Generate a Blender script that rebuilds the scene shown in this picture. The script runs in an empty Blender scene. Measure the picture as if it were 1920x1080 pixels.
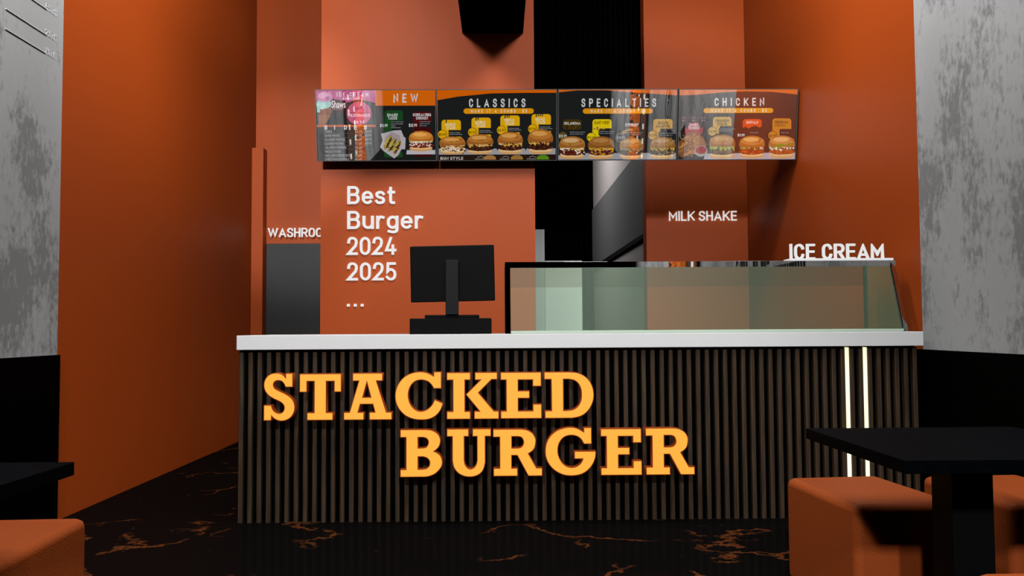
import bpy, bmesh, math, random
from mathutils import Vector, Matrix

# ------------------------------------------------------------------ camera, world, lights, exposure
S = bpy.context.scene
COL = S.collection
PI = math.pi
cam_d = bpy.data.cameras.new('camera'); cam = bpy.data.objects.new('camera', cam_d); COL.objects.link(cam)
cam_d.sensor_width = 36; cam_d.lens = 30.0; cam_d.clip_start = .02; cam_d.clip_end = 100
P_, Y_, R_ = math.radians(2.677), math.radians(.820), math.radians(-.342)
fw = Vector((math.sin(Y_)*math.cos(P_), math.cos(Y_)*math.cos(P_), math.sin(P_)))
rt = Vector((math.cos(Y_), -math.sin(Y_), 0)); up = rt.cross(fw)
r2 = math.cos(R_)*rt + math.sin(R_)*up; u2 = -math.sin(R_)*rt + math.cos(R_)*up
m3 = Matrix((r2, u2, -fw)).transposed()
cam.matrix_world = Matrix.Translation((0, 0, 1.15)) @ m3.to_4x4()
S.camera = cam

w = bpy.data.worlds.new('world'); S.world = w; w.use_nodes = True
w.node_tree.nodes['Background'].inputs[0].default_value = (0.0, 0.0, 0.0, 1)
w.node_tree.nodes['Background'].inputs[1].default_value = 0.0
S.view_settings.view_transform = 'Standard'; S.view_settings.look = 'None'
S.view_settings.exposure = 0.0; S.view_settings.gamma = 1.0; S.view_settings.use_curve_mapping = False

S.cycles.max_bounces = 12; S.cycles.diffuse_bounces = 0; S.cycles.transparent_max_bounces = 16
def lamp(name, loc, aim, size, energy, col=(1, .995, .99), spread=180):
    l = bpy.data.lights.new(name, 'AREA'); l.shape = 'RECTANGLE'; l.size, l.size_y = size
    l.energy = energy; l.color = col; l.spread = math.radians(spread)
    o = bpy.data.objects.new(name, l); COL.objects.link(o); o.location = loc
    d = Vector(aim) - Vector(loc)
    o.rotation_euler = d.to_track_quat('-Z', 'Y').to_euler()
    return o
# ceiling lamps either side of the duct, over the seating
def bulb(name, loc, energy, rad, col=(1, 1, 1)):
    l = bpy.data.lights.new(name, 'POINT'); l.energy = energy; l.shadow_soft_size = rad; l.color = col
    o = bpy.data.objects.new(name, l); COL.objects.link(o); o.location = loc
    return o
for lx in (-1.35, 1.25):
    for ly, le in ((4.0, 140), (3.1, 95), (2.2, 95), (1.1, 110)): bulb('ceiling_lamp', (lx, ly, 4.9), le, .35)
# unseen fill lights, added to brighten the upper side walls
lamp('side_wall_fill', (-.75, 5.5, 4.85), (-2.69, 6.7, 3.1), (.2, 1.0), 28, spread=115)
lamp('side_wall_fill', (.65, 5.5, 4.85), (2.61, 6.3, 3.1), (.2, 1.0), 28, spread=115)
def spot(name, loc, aim, energy, half, rad=.1):
    l = bpy.data.lights.new(name, 'SPOT'); l.energy = energy; l.spot_size = math.radians(2*half); l.spot_blend = .7; l.shadow_soft_size = rad; l.color = (1, 1, 1)
    o = bpy.data.objects.new(name, l); COL.objects.link(o); o.location = loc
    o.rotation_euler = (Vector(aim)-Vector(loc)).to_track_quat('-Z', 'Y').to_euler()
spot('door_wall_fill', (-2.45, -3.0, 4.7), (-2.2, 9.4, 2.7), 1950, 6.5)  # added narrow beam that only lifts the washroom wall, no real fitting
spot('column_fill', (1.9, -3.0, 4.7), (1.95, 8.9, 3.1), 760, 8)  # added beam to brighten the column, no real fitting
# spotlights by the entrance, aimed at the counter
lamp('entrance_lamp', (-1.2, -4.9, 4.8), (-.4, 6.0, 1.2), (.4, .4), 230)
lamp('entrance_lamp', (1.1, -4.9, 4.8), (.6, 6.0, 1.2), (.4, .4), 230)
# kitchen passage lamp
lamp('passage_lamp', (.1, 12.4, 4.7), (1.64, 12.6, 2.6), (.4, 2.5), 125)

# ------------------------------------------------------------------ helpers
def lin(h):
    if isinstance(h, str): h = tuple(int(h[i:i+2], 16) for i in (0, 2, 4))
    return tuple((c/255/12.92 if c <= 10.3 else ((c/255+.055)/1.055)**2.4) for c in h)

def newmat(name):
    m = bpy.data.materials.new(name); m.use_nodes = True
    nt = m.node_tree; nt.nodes.clear()
    out = nt.nodes.new('ShaderNodeOutputMaterial')
    return m, nt, out
def N(nt, t, **k):
    n = nt.nodes.new(t)
    for a, b in k.items(): setattr(n, a, b)
    return n
def L(nt, a, b): nt.links.new(a, b)

def pbr(name, col, rough=.5, spec=.5, metal=0., emit=None, es=0., noise=0., nscale=8., bump=0., bscale=60., coat=0.):
    m, nt, out = newmat(name)
    p = N(nt, 'ShaderNodeBsdfPrincipled'); L(nt, p.outputs[0], out.inputs[0])
    c = (*col, 1)
    p.inputs['Base Color'].default_value = c
    p.inputs['Roughness'].default_value = rough
    p.inputs['Specular IOR Level'].default_value = spec
    p.inputs['Metallic'].default_value = metal
    p.inputs['Coat Weight'].default_value = coat
    if emit: p.inputs['Emission Color'].default_value = (*emit, 1); p.inputs['Emission Strength'].default_value = es
    tc = N(nt, 'ShaderNodeTexCoord')
    nz = N(nt, 'ShaderNodeTexNoise'); nz.inputs['Scale'].default_value = nscale; nz.inputs['Detail'].default_value = 6
    L(nt, tc.outputs['Object'], nz.inputs['Vector'])
    if noise:
        mx = N(nt, 'ShaderNodeMixRGB', blend_type='MULTIPLY'); mx.inputs[0].default_value = 1
        mx.inputs[1].default_value = c
        cr = N(nt, 'ShaderNodeValToRGB'); lo = 1-noise
        cr.color_ramp.elements[0].position = .3; cr.color_ramp.elements[0].color = (lo, lo, lo, 1)
        cr.color_ramp.elements[1].position = .7; cr.color_ramp.elements[1].color = (1, 1, 1, 1)
        L(nt, nz.outputs[0], cr.inputs[0]); L(nt, cr.outputs[0], mx.inputs[2]); L(nt, mx.outputs[0], p.inputs['Base Color'])
    if bump:
        n2 = N(nt, 'ShaderNodeTexNoise'); n2.inputs['Scale'].default_value = bscale; n2.inputs['Detail'].default_value = 3
        L(nt, tc.outputs['Object'], n2.inputs['Vector'])
        b = N(nt, 'ShaderNodeBump'); b.inputs['Strength'].default_value = bump; b.inputs['Distance'].default_value = .01
        L(nt, n2.outputs[0], b.inputs['Height']); L(nt, b.outputs[0], p.inputs['Normal'])
    return m

M = {}
M['orange'] = pbr('orange_paint', (.56, .086, .010), .5, .25, noise=.04, nscale=1.2, bump=.06, bscale=160)
M['black'] = pbr('black_paint', (.0012, .0012, .0012), .8, .0)
M['panel_black'] = pbr('black_panelling', (.0006, .0007, .0007), .5, .01)
M['door'] = pbr('grey_door_paint', (.052, .052, .052), .5, .3, noise=.08)
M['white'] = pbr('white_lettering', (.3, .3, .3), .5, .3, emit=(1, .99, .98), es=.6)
M['slab'] = pbr('white_solid_surface', (.92, .92, .92), .4, .4, noise=.02)
M['ply_black'] = pbr('black_plastic', (.004, .004, .004), .55, .06)
M['stand'] = pbr('dark_grey_metal', (.014, .014, .0145), .5, .1)
M['frame'] = pbr('polished_black_metal', (.55, .55, .55), .015, .5, metal=1)
M['bezel'] = pbr('grey_bezel', (.07, .07, .07), .4, .5)
M['white_unit'] = pbr('white_enamel', (.9, .9, .9), .4, .4)
M['kitchen_wall'] = pbr('pale_plaster', (.55, .5, .49), .6, .3, noise=.06)
M['steel'] = pbr('dark_brushed_steel', (.22, .22, .22), .6, .2, metal=.0, noise=.5, nscale=260)
M['steel_rail'] = pbr('black_steel', (.006, .006, .006), .5, .3)
M['table'] = pbr('black_stained_wood', (.0018, .0024, .0034), .6, .01, noise=.5, nscale=30)
M['letter_face'] = pbr('glowing_orange_acrylic', (.2, .08, .01), .5, .3, emit=lin((255, 172, 62)), es=1.0)
M['letter_side'] = pbr('orange_return', (.32, .055, .008), .5, .3, emit=(.6, .07, .005), es=.1)
M['led'] = pbr('warm_led', (.8, .8, .6), .5, .3, emit=(1, .96, .52), es=1.15)
M['neon_dash'] = pbr('small_white_lamps', (.8, .8, .7), .5, .3, emit=(1, .95, .8), es=1.0)
M['neon_letter'] = pbr('orange_channel_letter', (.6, .14, .02), .5, .3, emit=(1, .22, .015), es=.4)
M['strip_board'] = pbr('brown_board', (.13, .085, .05), .6, .2, noise=.3)
M['strip_trim'] = pbr('rust_trim', (.3, .055, .014), .5, .3)
M['drawing'] = pbr('black_mural_paint', (.004, .004, .004), .8, .05)
M['line_white'] = pbr('white_line', (.75, .75, .75), .5, .3)

def concrete():
    m, nt, out = newmat('polished_concrete')
    p = N(nt, 'ShaderNodeBsdfPrincipled'); L(nt, p.outputs[0], out.inputs[0])
    p.inputs['Roughness'].default_value = .6; p.inputs['Specular IOR Level'].default_value = .3
    tc = N(nt, 'ShaderNodeTexCoord'); mp = N(nt, 'ShaderNodeMapping'); L(nt, tc.outputs['Object'], mp.inputs[0])
    mp.inputs['Scale'].default_value = (1, 1, .6)
    big = N(nt, 'ShaderNodeTexNoise'); big.inputs['Scale'].default_value = 2.6; big.inputs['Detail'].default_value = 3; big.inputs['Roughness'].default_value = .5
    fine = N(nt, 'ShaderNodeTexNoise'); fine.inputs['Scale'].default_value = 21; fine.inputs['Detail'].default_value = 9; fine.inputs['Roughness'].default_value = .7
    fine.inputs['Distortion'].default_value = .15
    L(nt, mp.outputs[0], big.inputs[0]); L(nt, mp.outputs[0], fine.inputs[0])
    a = N(nt, 'ShaderNodeMath', operation='MULTIPLY'); a.inputs[1].default_value = .62; L(nt, big.outputs[0], a.inputs[0])
    b = N(nt, 'ShaderNodeMath', operation='MULTIPLY_ADD'); b.inputs[1].default_value = .5; L(nt, fine.outputs[0], b.inputs[0]); L(nt, a.outputs[0], b.inputs[2])
    cr = N(nt, 'ShaderNodeValToRGB'); L(nt, b.outputs[0], cr.inputs[0])
    e = cr.color_ramp.elements
    e[0].position = .535; e[0].color = (.64, .64, .64, 1); e[1].position = .63; e[1].color = (.35, .35, .35, 1)
    x = e.new(.58); x.color = (.53, .53, .53, 1)
    # a soft trowel clouding over everything
    cl = N(nt, 'ShaderNodeTexNoise'); cl.inputs['Scale'].default_value = 1.3; cl.inputs['Detail'].default_value = 5; L(nt, mp.outputs[0], cl.inputs[0])
    c2 = N(nt, 'ShaderNodeValToRGB'); c2.color_ramp.elements[0].position = .3; c2.color_ramp.elements[0].color = (.8, .8, .8, 1)
    c2.color_ramp.elements[1].position = .7; L(nt, cl.outputs[0], c2.inputs[0])
    mx = N(nt, 'ShaderNodeMixRGB', blend_type='MULTIPLY'); mx.inputs[0].default_value = 1
    L(nt, cr.outputs[0], mx.inputs[1]); L(nt, c2.outputs[0], mx.inputs[2]); L(nt, mx.outputs[0], p.inputs['Base Color'])
    return m
M['concrete'] = concrete()

def marble():
    m, nt, out = newmat('black_marble')
    p = N(nt, 'ShaderNodeBsdfDiffuse'); g = N(nt, 'ShaderNodeBsdfGlossy'); g.inputs['Roughness'].default_value = .06
    mxs = N(nt, 'ShaderNodeMixShader'); mxs.inputs[0].default_value = .028; L(nt, p.outputs[0], mxs.inputs[1]); L(nt, g.outputs[0], mxs.inputs[2]); L(nt, mxs.outputs[0], out.inputs[0])
    tc = N(nt, 'ShaderNodeTexCoord')
    nz = N(nt, 'ShaderNodeTexNoise'); nz.inputs['Scale'].default_value = 3.2; nz.inputs['Detail'].default_value = 7; nz.inputs['Roughness'].default_value = .62
    L(nt, tc.outputs['Object'], nz.inputs[0])
    mx = N(nt, 'ShaderNodeMixRGB', blend_type='LINEAR_LIGHT'); mx.inputs[0].default_value = .22
    L(nt, tc.outputs['Object'], mx.inputs[1]); L(nt, nz.outputs[1], mx.inputs[2])
    v = N(nt, 'ShaderNodeTexVoronoi', feature='DISTANCE_TO_EDGE'); v.inputs['Scale'].default_value = 1.55
    L(nt, mx.outputs[0], v.inputs[0])
    cr = N(nt, 'ShaderNodeValToRGB'); e = cr.color_ramp.elements
    e[0].position = .0; e[0].color = (1, 1, 1, 1); e[1].position = .022; e[1].color = (0, 0, 0, 1)
    L(nt, v.outputs[0], cr.inputs[0])
    n2 = N(nt, 'ShaderNodeTexNoise'); n2.inputs['Scale'].default_value = 2.1; n2.inputs['Detail'].default_value = 3; L(nt, tc.outputs['Object'], n2.inputs[0])
    c2 = N(nt, 'ShaderNodeValToRGB'); c2.color_ramp.elements[0].position = .52; c2.color_ramp.elements[1].position = .6; L(nt, n2.outputs[0], c2.inputs[0])
    k = N(nt, 'ShaderNodeMath', operation='MULTIPLY'); L(nt, cr.outputs[0], k.inputs[0]); L(nt, c2.outputs[0], k.inputs[1])
    mc = N(nt, 'ShaderNodeMixRGB'); mc.inputs[1].default_value = (.005, .0042, .004, 1); mc.inputs[2].default_value = (.17, .048, .013, 1)
    L(nt, k.outputs[0], mc.inputs[0]); L(nt, mc.outputs[0], p.inputs[0])
    return m
M['marble'] = marble()

def wood():
    m, nt, out = newmat('dark_walnut_slat')
    p = N(nt, 'ShaderNodeBsdfPrincipled'); L(nt, p.outputs[0], out.inputs[0])
    p.inputs['Roughness'].default_value = .55; p.inputs['Specular IOR Level'].default_value = .25
    tc = N(nt, 'ShaderNodeTexCoord'); oi = N(nt, 'ShaderNodeObjectInfo')
    ad = N(nt, 'ShaderNodeVectorMath', operation='ADD'); L(nt, tc.outputs['Object'], ad.inputs[0]); L(nt, oi.outputs['Location'], ad.inputs[1])
    mp = N(nt, 'ShaderNodeMapping'); mp.inputs['Scale'].default_value = (90, 90, 3.5); L(nt, ad.outputs[0], mp.inputs[0])
    nz = N(nt, 'ShaderNodeTexNoise'); nz.inputs['Scale'].default_value = 1; nz.inputs['Detail'].default_value = 6; L(nt, mp.outputs[0], nz.inputs[0])
    cr = N(nt, 'ShaderNodeValToRGB'); e = cr.color_ramp.elements
    e[0].position = .3; e[0].color = (.028, .015, .008, 1); e[1].position = .7; e[1].color = (.085, .052, .029, 1)
    L(nt, nz.outputs[0], cr.inputs[0]); L(nt, cr.outputs[0], p.inputs['Base Color'])
    return m
M['wood'] = wood()

def leather():
    m, nt, out = newmat('orange_leatherette')
    p = N(nt, 'ShaderNodeBsdfPrincipled'); L(nt, p.outputs[0], out.inputs[0])
    p.inputs['Base Color'].default_value = (.42, .082, .017, 1); p.inputs['Roughness'].default_value = .5; p.inputs['Specular IOR Level'].default_value = .15
    tc = N(nt, 'ShaderNodeTexCoord')
    v = N(nt, 'ShaderNodeTexVoronoi'); v.inputs['Scale'].default_value = 190; L(nt, tc.outputs['Object'], v.inputs[0])
    b = N(nt, 'ShaderNodeBump'); b.inputs['Strength'].default_value = .5; b.inputs['Distance'].default_value = .002
    L(nt, v.outputs[0], b.inputs['Height']); L(nt, b.outputs[0], p.inputs['Normal'])
    return m
M['leather'] = leather()

def glass():
    m, nt, out = newmat('greenish_display_glass')
    tr = N(nt, 'ShaderNodeBsdfTransparent'); tr.inputs[0].default_value = (.88, .98, .89, 1)
    df = N(nt, 'ShaderNodeBsdfDiffuse'); df.inputs[0].default_value = (.55, .78, .56, 1)
    gl = N(nt, 'ShaderNodeBsdfGlossy'); gl.inputs['Roughness'].default_value = .4
    a = N(nt, 'ShaderNodeMixShader'); a.inputs[0].default_value = .06; L(nt, tr.outputs[0], a.inputs[1]); L(nt, df.outputs[0], a.inputs[2])
    b = N(nt, 'ShaderNodeMixShader'); b.inputs[0].default_value = .012; L(nt, a.outputs[0], b.inputs[1]); L(nt, gl.outputs[0], b.inputs[2])
    L(nt, b.outputs[0], out.inputs[0])
    return m
M['glass'] = glass()
M['tray'] = pbr('pale_green_base', (.74, .9, .75), .4, .3)
M['smoked'] = pbr('smoked_glass', (.02, .02, .02), .3, .2)
_nt = M['smoked'].node_tree; _t = N(_nt, 'ShaderNodeBsdfTransparent'); _t.inputs[0].default_value = (.84, .80, .78, 1); L(_nt, _t.outputs[0], _nt.nodes['Material Output'].inputs[0])

_scr = {}
def scr(h):                                  # a glossy lit display showing one colour
    if h in _scr: return _scr[h]
    m, nt, out = newmat('display_colour')
    em = N(nt, 'ShaderNodeEmission'); em.inputs[0].default_value = (*lin(h), 1); em.inputs[1].default_value = 1.0
    gl = N(nt, 'ShaderNodeBsdfGlossy'); gl.inputs[0].default_value = (.42, .42, .42, 1); gl.inputs['Roughness'].default_value = .012
    ad = N(nt, 'ShaderNodeAddShader'); L(nt, em.outputs[0], ad.inputs[0]); L(nt, gl.outputs[0], ad.inputs[1]); L(nt, ad.outputs[0], out.inputs[0])
    _scr[h] = m
    return m

def tag(o, label=None, cat=None, group=None, kind=None):
    if label: o['label'] = label
    if cat: o['category'] = cat
    if group: o['group'] = group
    if kind: o['kind'] = kind
    return o
def empty(name, loc, label, cat, group=None):
    o = bpy.data.objects.new(name, None); COL.objects.link(o); o.location = loc; o.empty_display_size = .1
    return tag(o, label, cat, group)
def _origin(parent):
    v = Vector((0, 0, 0))
    while parent: v = v + parent.location; parent = parent.parent
    return v
def obj(name, bm, mat, parent=None, loc=None, smooth=False):
    """bm (or mesh) is in world coordinates; the object's origin is put at its base (or at the parent's)."""
    if isinstance(bm, bmesh.types.BMesh):
        me = bpy.data.meshes.new(name); bm.to_mesh(me); bm.free()
    else: me = bm; me.name = name
    if loc is None:
        xs = [v.co for v in me.vertices]
        lo = [min(c[i] for c in xs) for i in range(3)]; hi = [max(c[i] for c in xs) for i in range(3)]
        loc = Vector(((lo[0]+hi[0])/2, (lo[1]+hi[1])/2, lo[2]))
    loc = Vector(loc)
    me.transform(Matrix.Translation(-loc))
    if mat is not None:
        for m in (mat if isinstance(mat, list) else [mat]): me.materials.append(m)
    if smooth:
        for p in me.polygons: p.use_smooth = True
    o = bpy.data.objects.new(name, me); COL.objects.link(o)
    if parent: o.parent = parent
    o.location = loc - _origin(parent)
    return o
def box(bm, x0, x1, y0, y1, z0, z1, bevel=0., seg=2):
    vs = [bm.verts.new(c) for c in ((x0,y0,z0),(x1,y0,z0),(x1,y1,z0),(x0,y1,z0),(x0,y0,z1),(x1,y0,z1),(x1,y1,z1),(x0,y1,z1))]
    fs = [bm.faces.new([vs[i] for i in f]) for f in ((3,2,1,0),(4,5,6,7),(0,1,5,4),(1,2,6,5),(2,3,7,6),(3,0,4,7))]
    if bevel:
        es = list({e for f in fs for e in f.edges})
        bmesh.ops.bevel(bm, geom=es, offset=bevel, segments=seg, affect='EDGES', profile=.5)
    return bm
def B(*a, **k): return box(bmesh.new(), *a, **k)
def prism(bm, pts, x0, x1):                   # (y,z) outline extruded along x
    a = [bm.verts.new((x0, y, z)) for y, z in pts]; b = [bm.verts.new((x1, y, z)) for y, z in pts]
    n = len(pts); bm.faces.new(a[::-1]); bm.faces.new(b)
    for i in range(n): bm.faces.new((a[i], a[(i+1) % n], b[(i+1) % n], b[i]))
    bmesh.ops.recalc_face_normals(bm, faces=bm.faces[:])
    return bm
def struct(name, bm, mat): return tag(obj(name, bm, mat), kind='structure')

def _eval(cu):
    o = bpy.data.objects.new('tmp', cu); COL.objects.link(o)
    dg = bpy.context.evaluated_depsgraph_get(); dg.update()
    me = bpy.data.meshes.new_from_object(o.evaluated_get(dg))
    bpy.data.objects.remove(o); bpy.data.curves.remove(cu)
    me.materials.clear()
    return me
def text_raw(body, extrude=0., offset=0., spacing=1.):
    cu = bpy.data.curves.new('t', 'FONT'); cu.body = body; cu.size = 1; cu.extrude = extrude; cu.offset = offset
    cu.resolution_u = 4; cu.space_character = spacing; cu.fill_mode = 'BOTH' if extrude else 'FRONT'
    return _eval(cu)
# --- monoline engineered lettering: each glyph is a set of strokes in a box one cap height tall
def arc(cx, cy, rx, ry, a0, a1, n=12):
    return [(cx+rx*math.cos(math.radians(a0+(a1-a0)*k/n)), cy+ry*math.sin(math.radians(a0+(a1-a0)*k/n))) for k in range(n+1)]
def spl(pts, n=5):
    out = []
    P = [pts[0]] + pts + [pts[-1]]
    for i in range(1, len(P)-2):
        a, b, c, d = P[i-1:i+3]
        for k in range(n):
            t = k/n
            out.append(tuple(.5*(2*b[j]+(c[j]-a[j])*t+(2*a[j]-5*b[j]+4*c[j]-d[j])*t*t+(3*b[j]-a[j]-3*c[j]+d[j])*t**3) for j in (0, 1)))
    out.append(pts[-1])
    return out
_O = arc(.5,.68,.5,.32,0,180)+arc(.5,.32,.5,.32,180,360)+[(1,.68)]
_o = arc(.5,.40,.5,.28,0,180)+arc(.5,.28,.5,.28,180,360)+[(1,.40)]
_S = spl([(.97,.80),(.85,.95),(.5,1.),(.15,.93),(.03,.76),(.15,.6),(.5,.52),(.85,.43),(1,.25),(.85,.06),(.5,0),(.15,.05),(0,.2)])
_C = arc(.5,.68,.5,.32,12,180)+arc(.5,.32,.5,.32,180,348)
_P = [(0,1),(.58,1)]+arc(.58,.735,.42,.265,90,-90)+[(0,.47)]
SF = {'A': (.72,[[(0,0),(.5,1),(1,0)],[(.2,.27),(.8,.27)]]), 'B': (.62,[[(0,0),(0,1)],[(0,1),(.58,1)]+arc(.58,.765,.36,.235,90,-90)+[(0,.53)],[(0,.53),(.6,.53)]+arc(.6,.265,.4,.265,90,-90)+[(0,0)]]),
 'C': (.6,[_C]), 'D': (.63,[[(0,0),(0,1)],[(0,1),(.4,1)]+arc(.4,.6,.6,.4,90,0)+arc(.4,.4,.6,.4,0,-90)+[(0,0)]]), 'E': (.54,[[(1,1),(0,1),(0,0),(1,0)],[(0,.51),(.9,.51)]]),
 'F': (.53,[[(1,1),(0,1),(0,0)],[(0,.5),(.88,.5)]]), 'G': (.62,[_C[:-1]+[(1,.3),(1,.46),(.55,.46)]]), 'H': (.62,[[(0,0),(0,1)],[(1,0),(1,1)],[(0,.51),(1,.51)]]),
 'I': (.15,[[(.5,0),(.5,1)]]), 'J': (.5,[[(1,1),(1,.3)]+arc(.5,.3,.5,.3,0,-150)]), 'K': (.66,[[(0,0),(0,1)],[(1,1),(.05,.4)],[(.33,.58),(1,0)]]), 'L': (.52,[[(0,1),(0,0),(1,0)]]),
 'M': (.78,[[(0,0),(0,1),(.5,.32),(1,1),(1,0)]]), 'N': (.65,[[(0,0),(0,1),(1,0),(1,1)]]), 'O': (.63,[_O]), 'P': (.6,[[(0,0),(0,1)],_P]), 'Q': (.63,[_O,[(.6,.25),(1,0)]]),
 'R': (.63,[[(0,0),(0,1)],_P,[(.5,.47),(1,0)]]), 'S': (.6,[_S]), 'T': (.58,[[(0,1),(1,1)],[(.5,1),(.5,0)]]), 'U': (.62,[[(0,1),(0,.32)]+arc(.5,.32,.5,.32,180,360)+[(1,1)]]),
 'V': (.68,[[(0,1),(.5,0),(1,1)]]), 'W': (1.,[[(0,1),(.25,0),(.5,1),(.75,0),(1,1)]]), 'X': (.66,[[(0,0),(1,1)],[(0,1),(1,0)]]), 'Y': (.66,[[(0,1),(.5,.45),(1,1)],[(.5,.45),(.5,0)]]), 'Z': (.6,[[(0,1),(1,1),(0,0),(1,0)]]),
 '0': (.58,[_O]), '1': (.36,[[(0,.8),(.8,1),(.8,0)]]), '2': (.58,[spl([(.02,.74),(.1,.91),(.32,1),(.62,1),(.9,.9),(.97,.72),(.86,.5)])+[(0,0),(1,0)]]),
 '3': (.56,[spl([(.03,.8),(.15,.95),(.5,1),(.85,.94),(.95,.76),(.8,.57),(.45,.53)]),spl([(.45,.53),(.85,.47),(1,.27),(.85,.05),(.5,0),(.12,.05),(0,.2)])]),
 '4': (.62,[[(.5,1),(0,.22),(1,.22)],[(.74,.5),(.74,0)]]), '5': (.56,[[(.94,1),(.1,1),(.06,.5)]+spl([(.06,.5),(.3,.61),(.62,.6),(.92,.48),(1,.3),(.9,.1),(.6,0),(.28,.01),(0,.13)])]),
 '6': (.58,[arc(.5,.3,.5,.3,0,360),[(.03,.4),(.55,1)]]), '7': (.54,[[(0,.85),(0,1),(1,1),(.35,0)]]), '8': (.58,[arc(.5,.765,.43,.235,0,360),arc(.5,.27,.5,.27,0,360)]), '9': (.58,[arc(.5,.7,.5,.3,0,360),[(.97,.6),(.45,0)]]),
 '$': (.58,[[(.5,-.1),(.5,1.1)],_S]), '.': (.15,[[(.5,0),(.5,.02)]]), '/': (.4,[[(0,0),(1,1)]]), '%': (.86,[arc(.18,.78,.18,.22,0,360),arc(.82,.22,.18,.22,0,360),[(.78,1),(.22,0)]]), '-': (.35,[[(0,.45),(1,.45)]]),
 'a': (.5,[[(1,0),(1,.5)]+spl([(1,.5),(.85,.66),(.5,.68),(.1,.6)]),spl([(1,.38),(.4,.38),(.05,.28),(.08,.08),(.4,0),(.8,.05),(1,.2)])]),
 'e': (.56,[[(0,.35),(1,.35)]+arc(.5,.40,.5,.28,-8,180)+arc(.5,.28,.5,.28,180,318)]), 'f': (.36,[[(1,1),(.62,1)]+spl([(.62,1),(.42,.95),(.36,.78)])+[(.36,0)],[(0,.68),(.95,.68)]]),
 'g': (.56,[_o,[(1,.68),(1,-.1)]+spl([(1,-.1),(.9,-.24),(.55,-.29),(.1,-.24)])]), 'o': (.56,[_o]), 'r': (.4,[[(0,0),(0,.68)],spl([(0,.42),(.25,.62),(.6,.69),(1,.66)])]),
 's': (.51,[spl([(.93,.58),(.75,.66),(.45,.68),(.1,.62),(.04,.5),(.2,.39),(.5,.34),(.85,.28),(.97,.16),(.85,.04),(.5,0),(.2,.01),(0,.1)])]), 't': (.38,[[(.35,.94),(.35,.2)]+spl([(.35,.2),(.42,.06),(.65,0),(1,0)]),[(0,.68),(1,.68)]]),
 'u': (.55,[[(0,.68),(0,.26)]+arc(.5,.26,.5,.26,180,360),[(1,.68),(1,0)]]), 'w': (.8,[[(0,.68),(.25,0),(.5,.66),(.75,0),(1,.68)]]), 'h': (.55,[[(0,0),(0,1)],[(0,.42)]+arc(.5,.42,.5,.26,180,0)+[(1,0)]])}
def stroke_layout(body, wt=.15, gap=.115):
    """quads (x,y)*4 of every stroke segment, cap height 1; returns [stroke point pair lists], width"""
    X = 0.; strips = []
    for c in body:
        if c == ' ': X += .1+gap*1.5; continue
        W, strokes = SF[c]
        if c in 'I.': W = wt
        for st in strokes:
            pts = [(X+wt/2+x*(W-wt), wt/2+y*(1-wt)) for x, y in st]
            q = [pts[0]]
            for p in pts[1:]:
                if abs(p[0]-q[-1][0])+abs(p[1]-q[-1][1]) > 1e-4: q.append(p)
            if c == '.': q = [(X+wt/2, wt/2-.0001), (X+wt/2, wt/2+.0001)]
            closed = abs(q[0][0]-q[-1][0])+abs(q[0][1]-q[-1][1]) < 1e-3 and len(q) > 4
            V = [Vector((*p, 0)).to_2d() for p in q]
            if closed: V.pop()
            n = len(V); pair = []
            if not closed:                                   # square ends
                V[0] = V[0] - (V[1]-V[0]).normalized()*wt/2; V[-1] = V[-1] + (V[-1]-V[-2]).normalized()*wt/2
            for i in range(n):
                a = V[i-1] if (i or closed) else None; b = V[i]; d = V[(i+1) % n] if (i < n-1 or closed) else None
                t1 = (b-a).normalized() if a is not None else (d-b).normalized(); t2 = (d-b).normalized() if d is not None else t1
                n1 = Vector((-t1.y, t1.x)); n2 = Vector((-t2.y, t2.x)); mm = (n1+n2)
                mm = mm.normalized() if mm.length > 1e-3 else n1
                k = min(1/max(mm.dot(n1), .28), 2.6)*wt/2
                pr = [b+mm*k, b-mm*k]
                lo, hi = (-.4, 1.2) if c in '$gQ' else (0., 1.)
                for z in pr: z.y = min(max(z.y, lo), hi)
                pair.append(pr)
            if closed: pair.append(pair[0])
            strips.append(pair)
        X += W+gap
    return strips, X-gap
def stroke_mesh(body, wt=.15, gap=.115):
    """solid lettering in x,y with z from 0 (back) to 1 (front)"""
    bm = bmesh.new(); strips, W = stroke_layout(body, wt, gap)
    for pr in strips:
        same = pr[0] is pr[-1]
        ring = [[bm.verts.new((p.x, p.y, z)) for z in (0, 1) for p in q] for q in (pr[:-1] if same else pr)]
        if same: ring.append(ring[0])
        for a, b in zip(ring, ring[1:]):
            for f in ((a[2], a[3], b[3], b[2]), (a[0], b[0], b[1], a[1]), (a[0], a[2], b[2], b[0]), (a[1], b[1], b[3], a[3])):
                try: bm.faces.new(f)
                except ValueError: pass
        if not same:
            for a in (ring[0], ring[-1]): bm.faces.new((a[0], a[1], a[3], a[2]))
    bmesh.ops.recalc_face_normals(bm, faces=bm.faces[:])
    me = bpy.data.meshes.new('t'); bm.to_mesh(me); bm.free()
    return me, W
FRONT = Matrix(((1,0,0,0),(0,0,-1,0),(0,1,0,0),(0,0,0,1)))      # text plane -> wall facing the room's front
def wall_text(body, x0, x1, zb, cap, y, depth, rot=FRONT, wt=.14, gap=.115):
    me, W = stroke_mesh(body, wt, gap)
    sx = (x1-x0)/W if x1 is not None else cap
    me.transform(rot @ Matrix.Translation((x0, zb, 0)) @ Matrix.Diagonal((sx, cap, depth, 1)))
    me.transform(Matrix.Translation((0, y, 0)))
    return me

XL, XR, HC = -2.691, 2.61, 5.0
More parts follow.
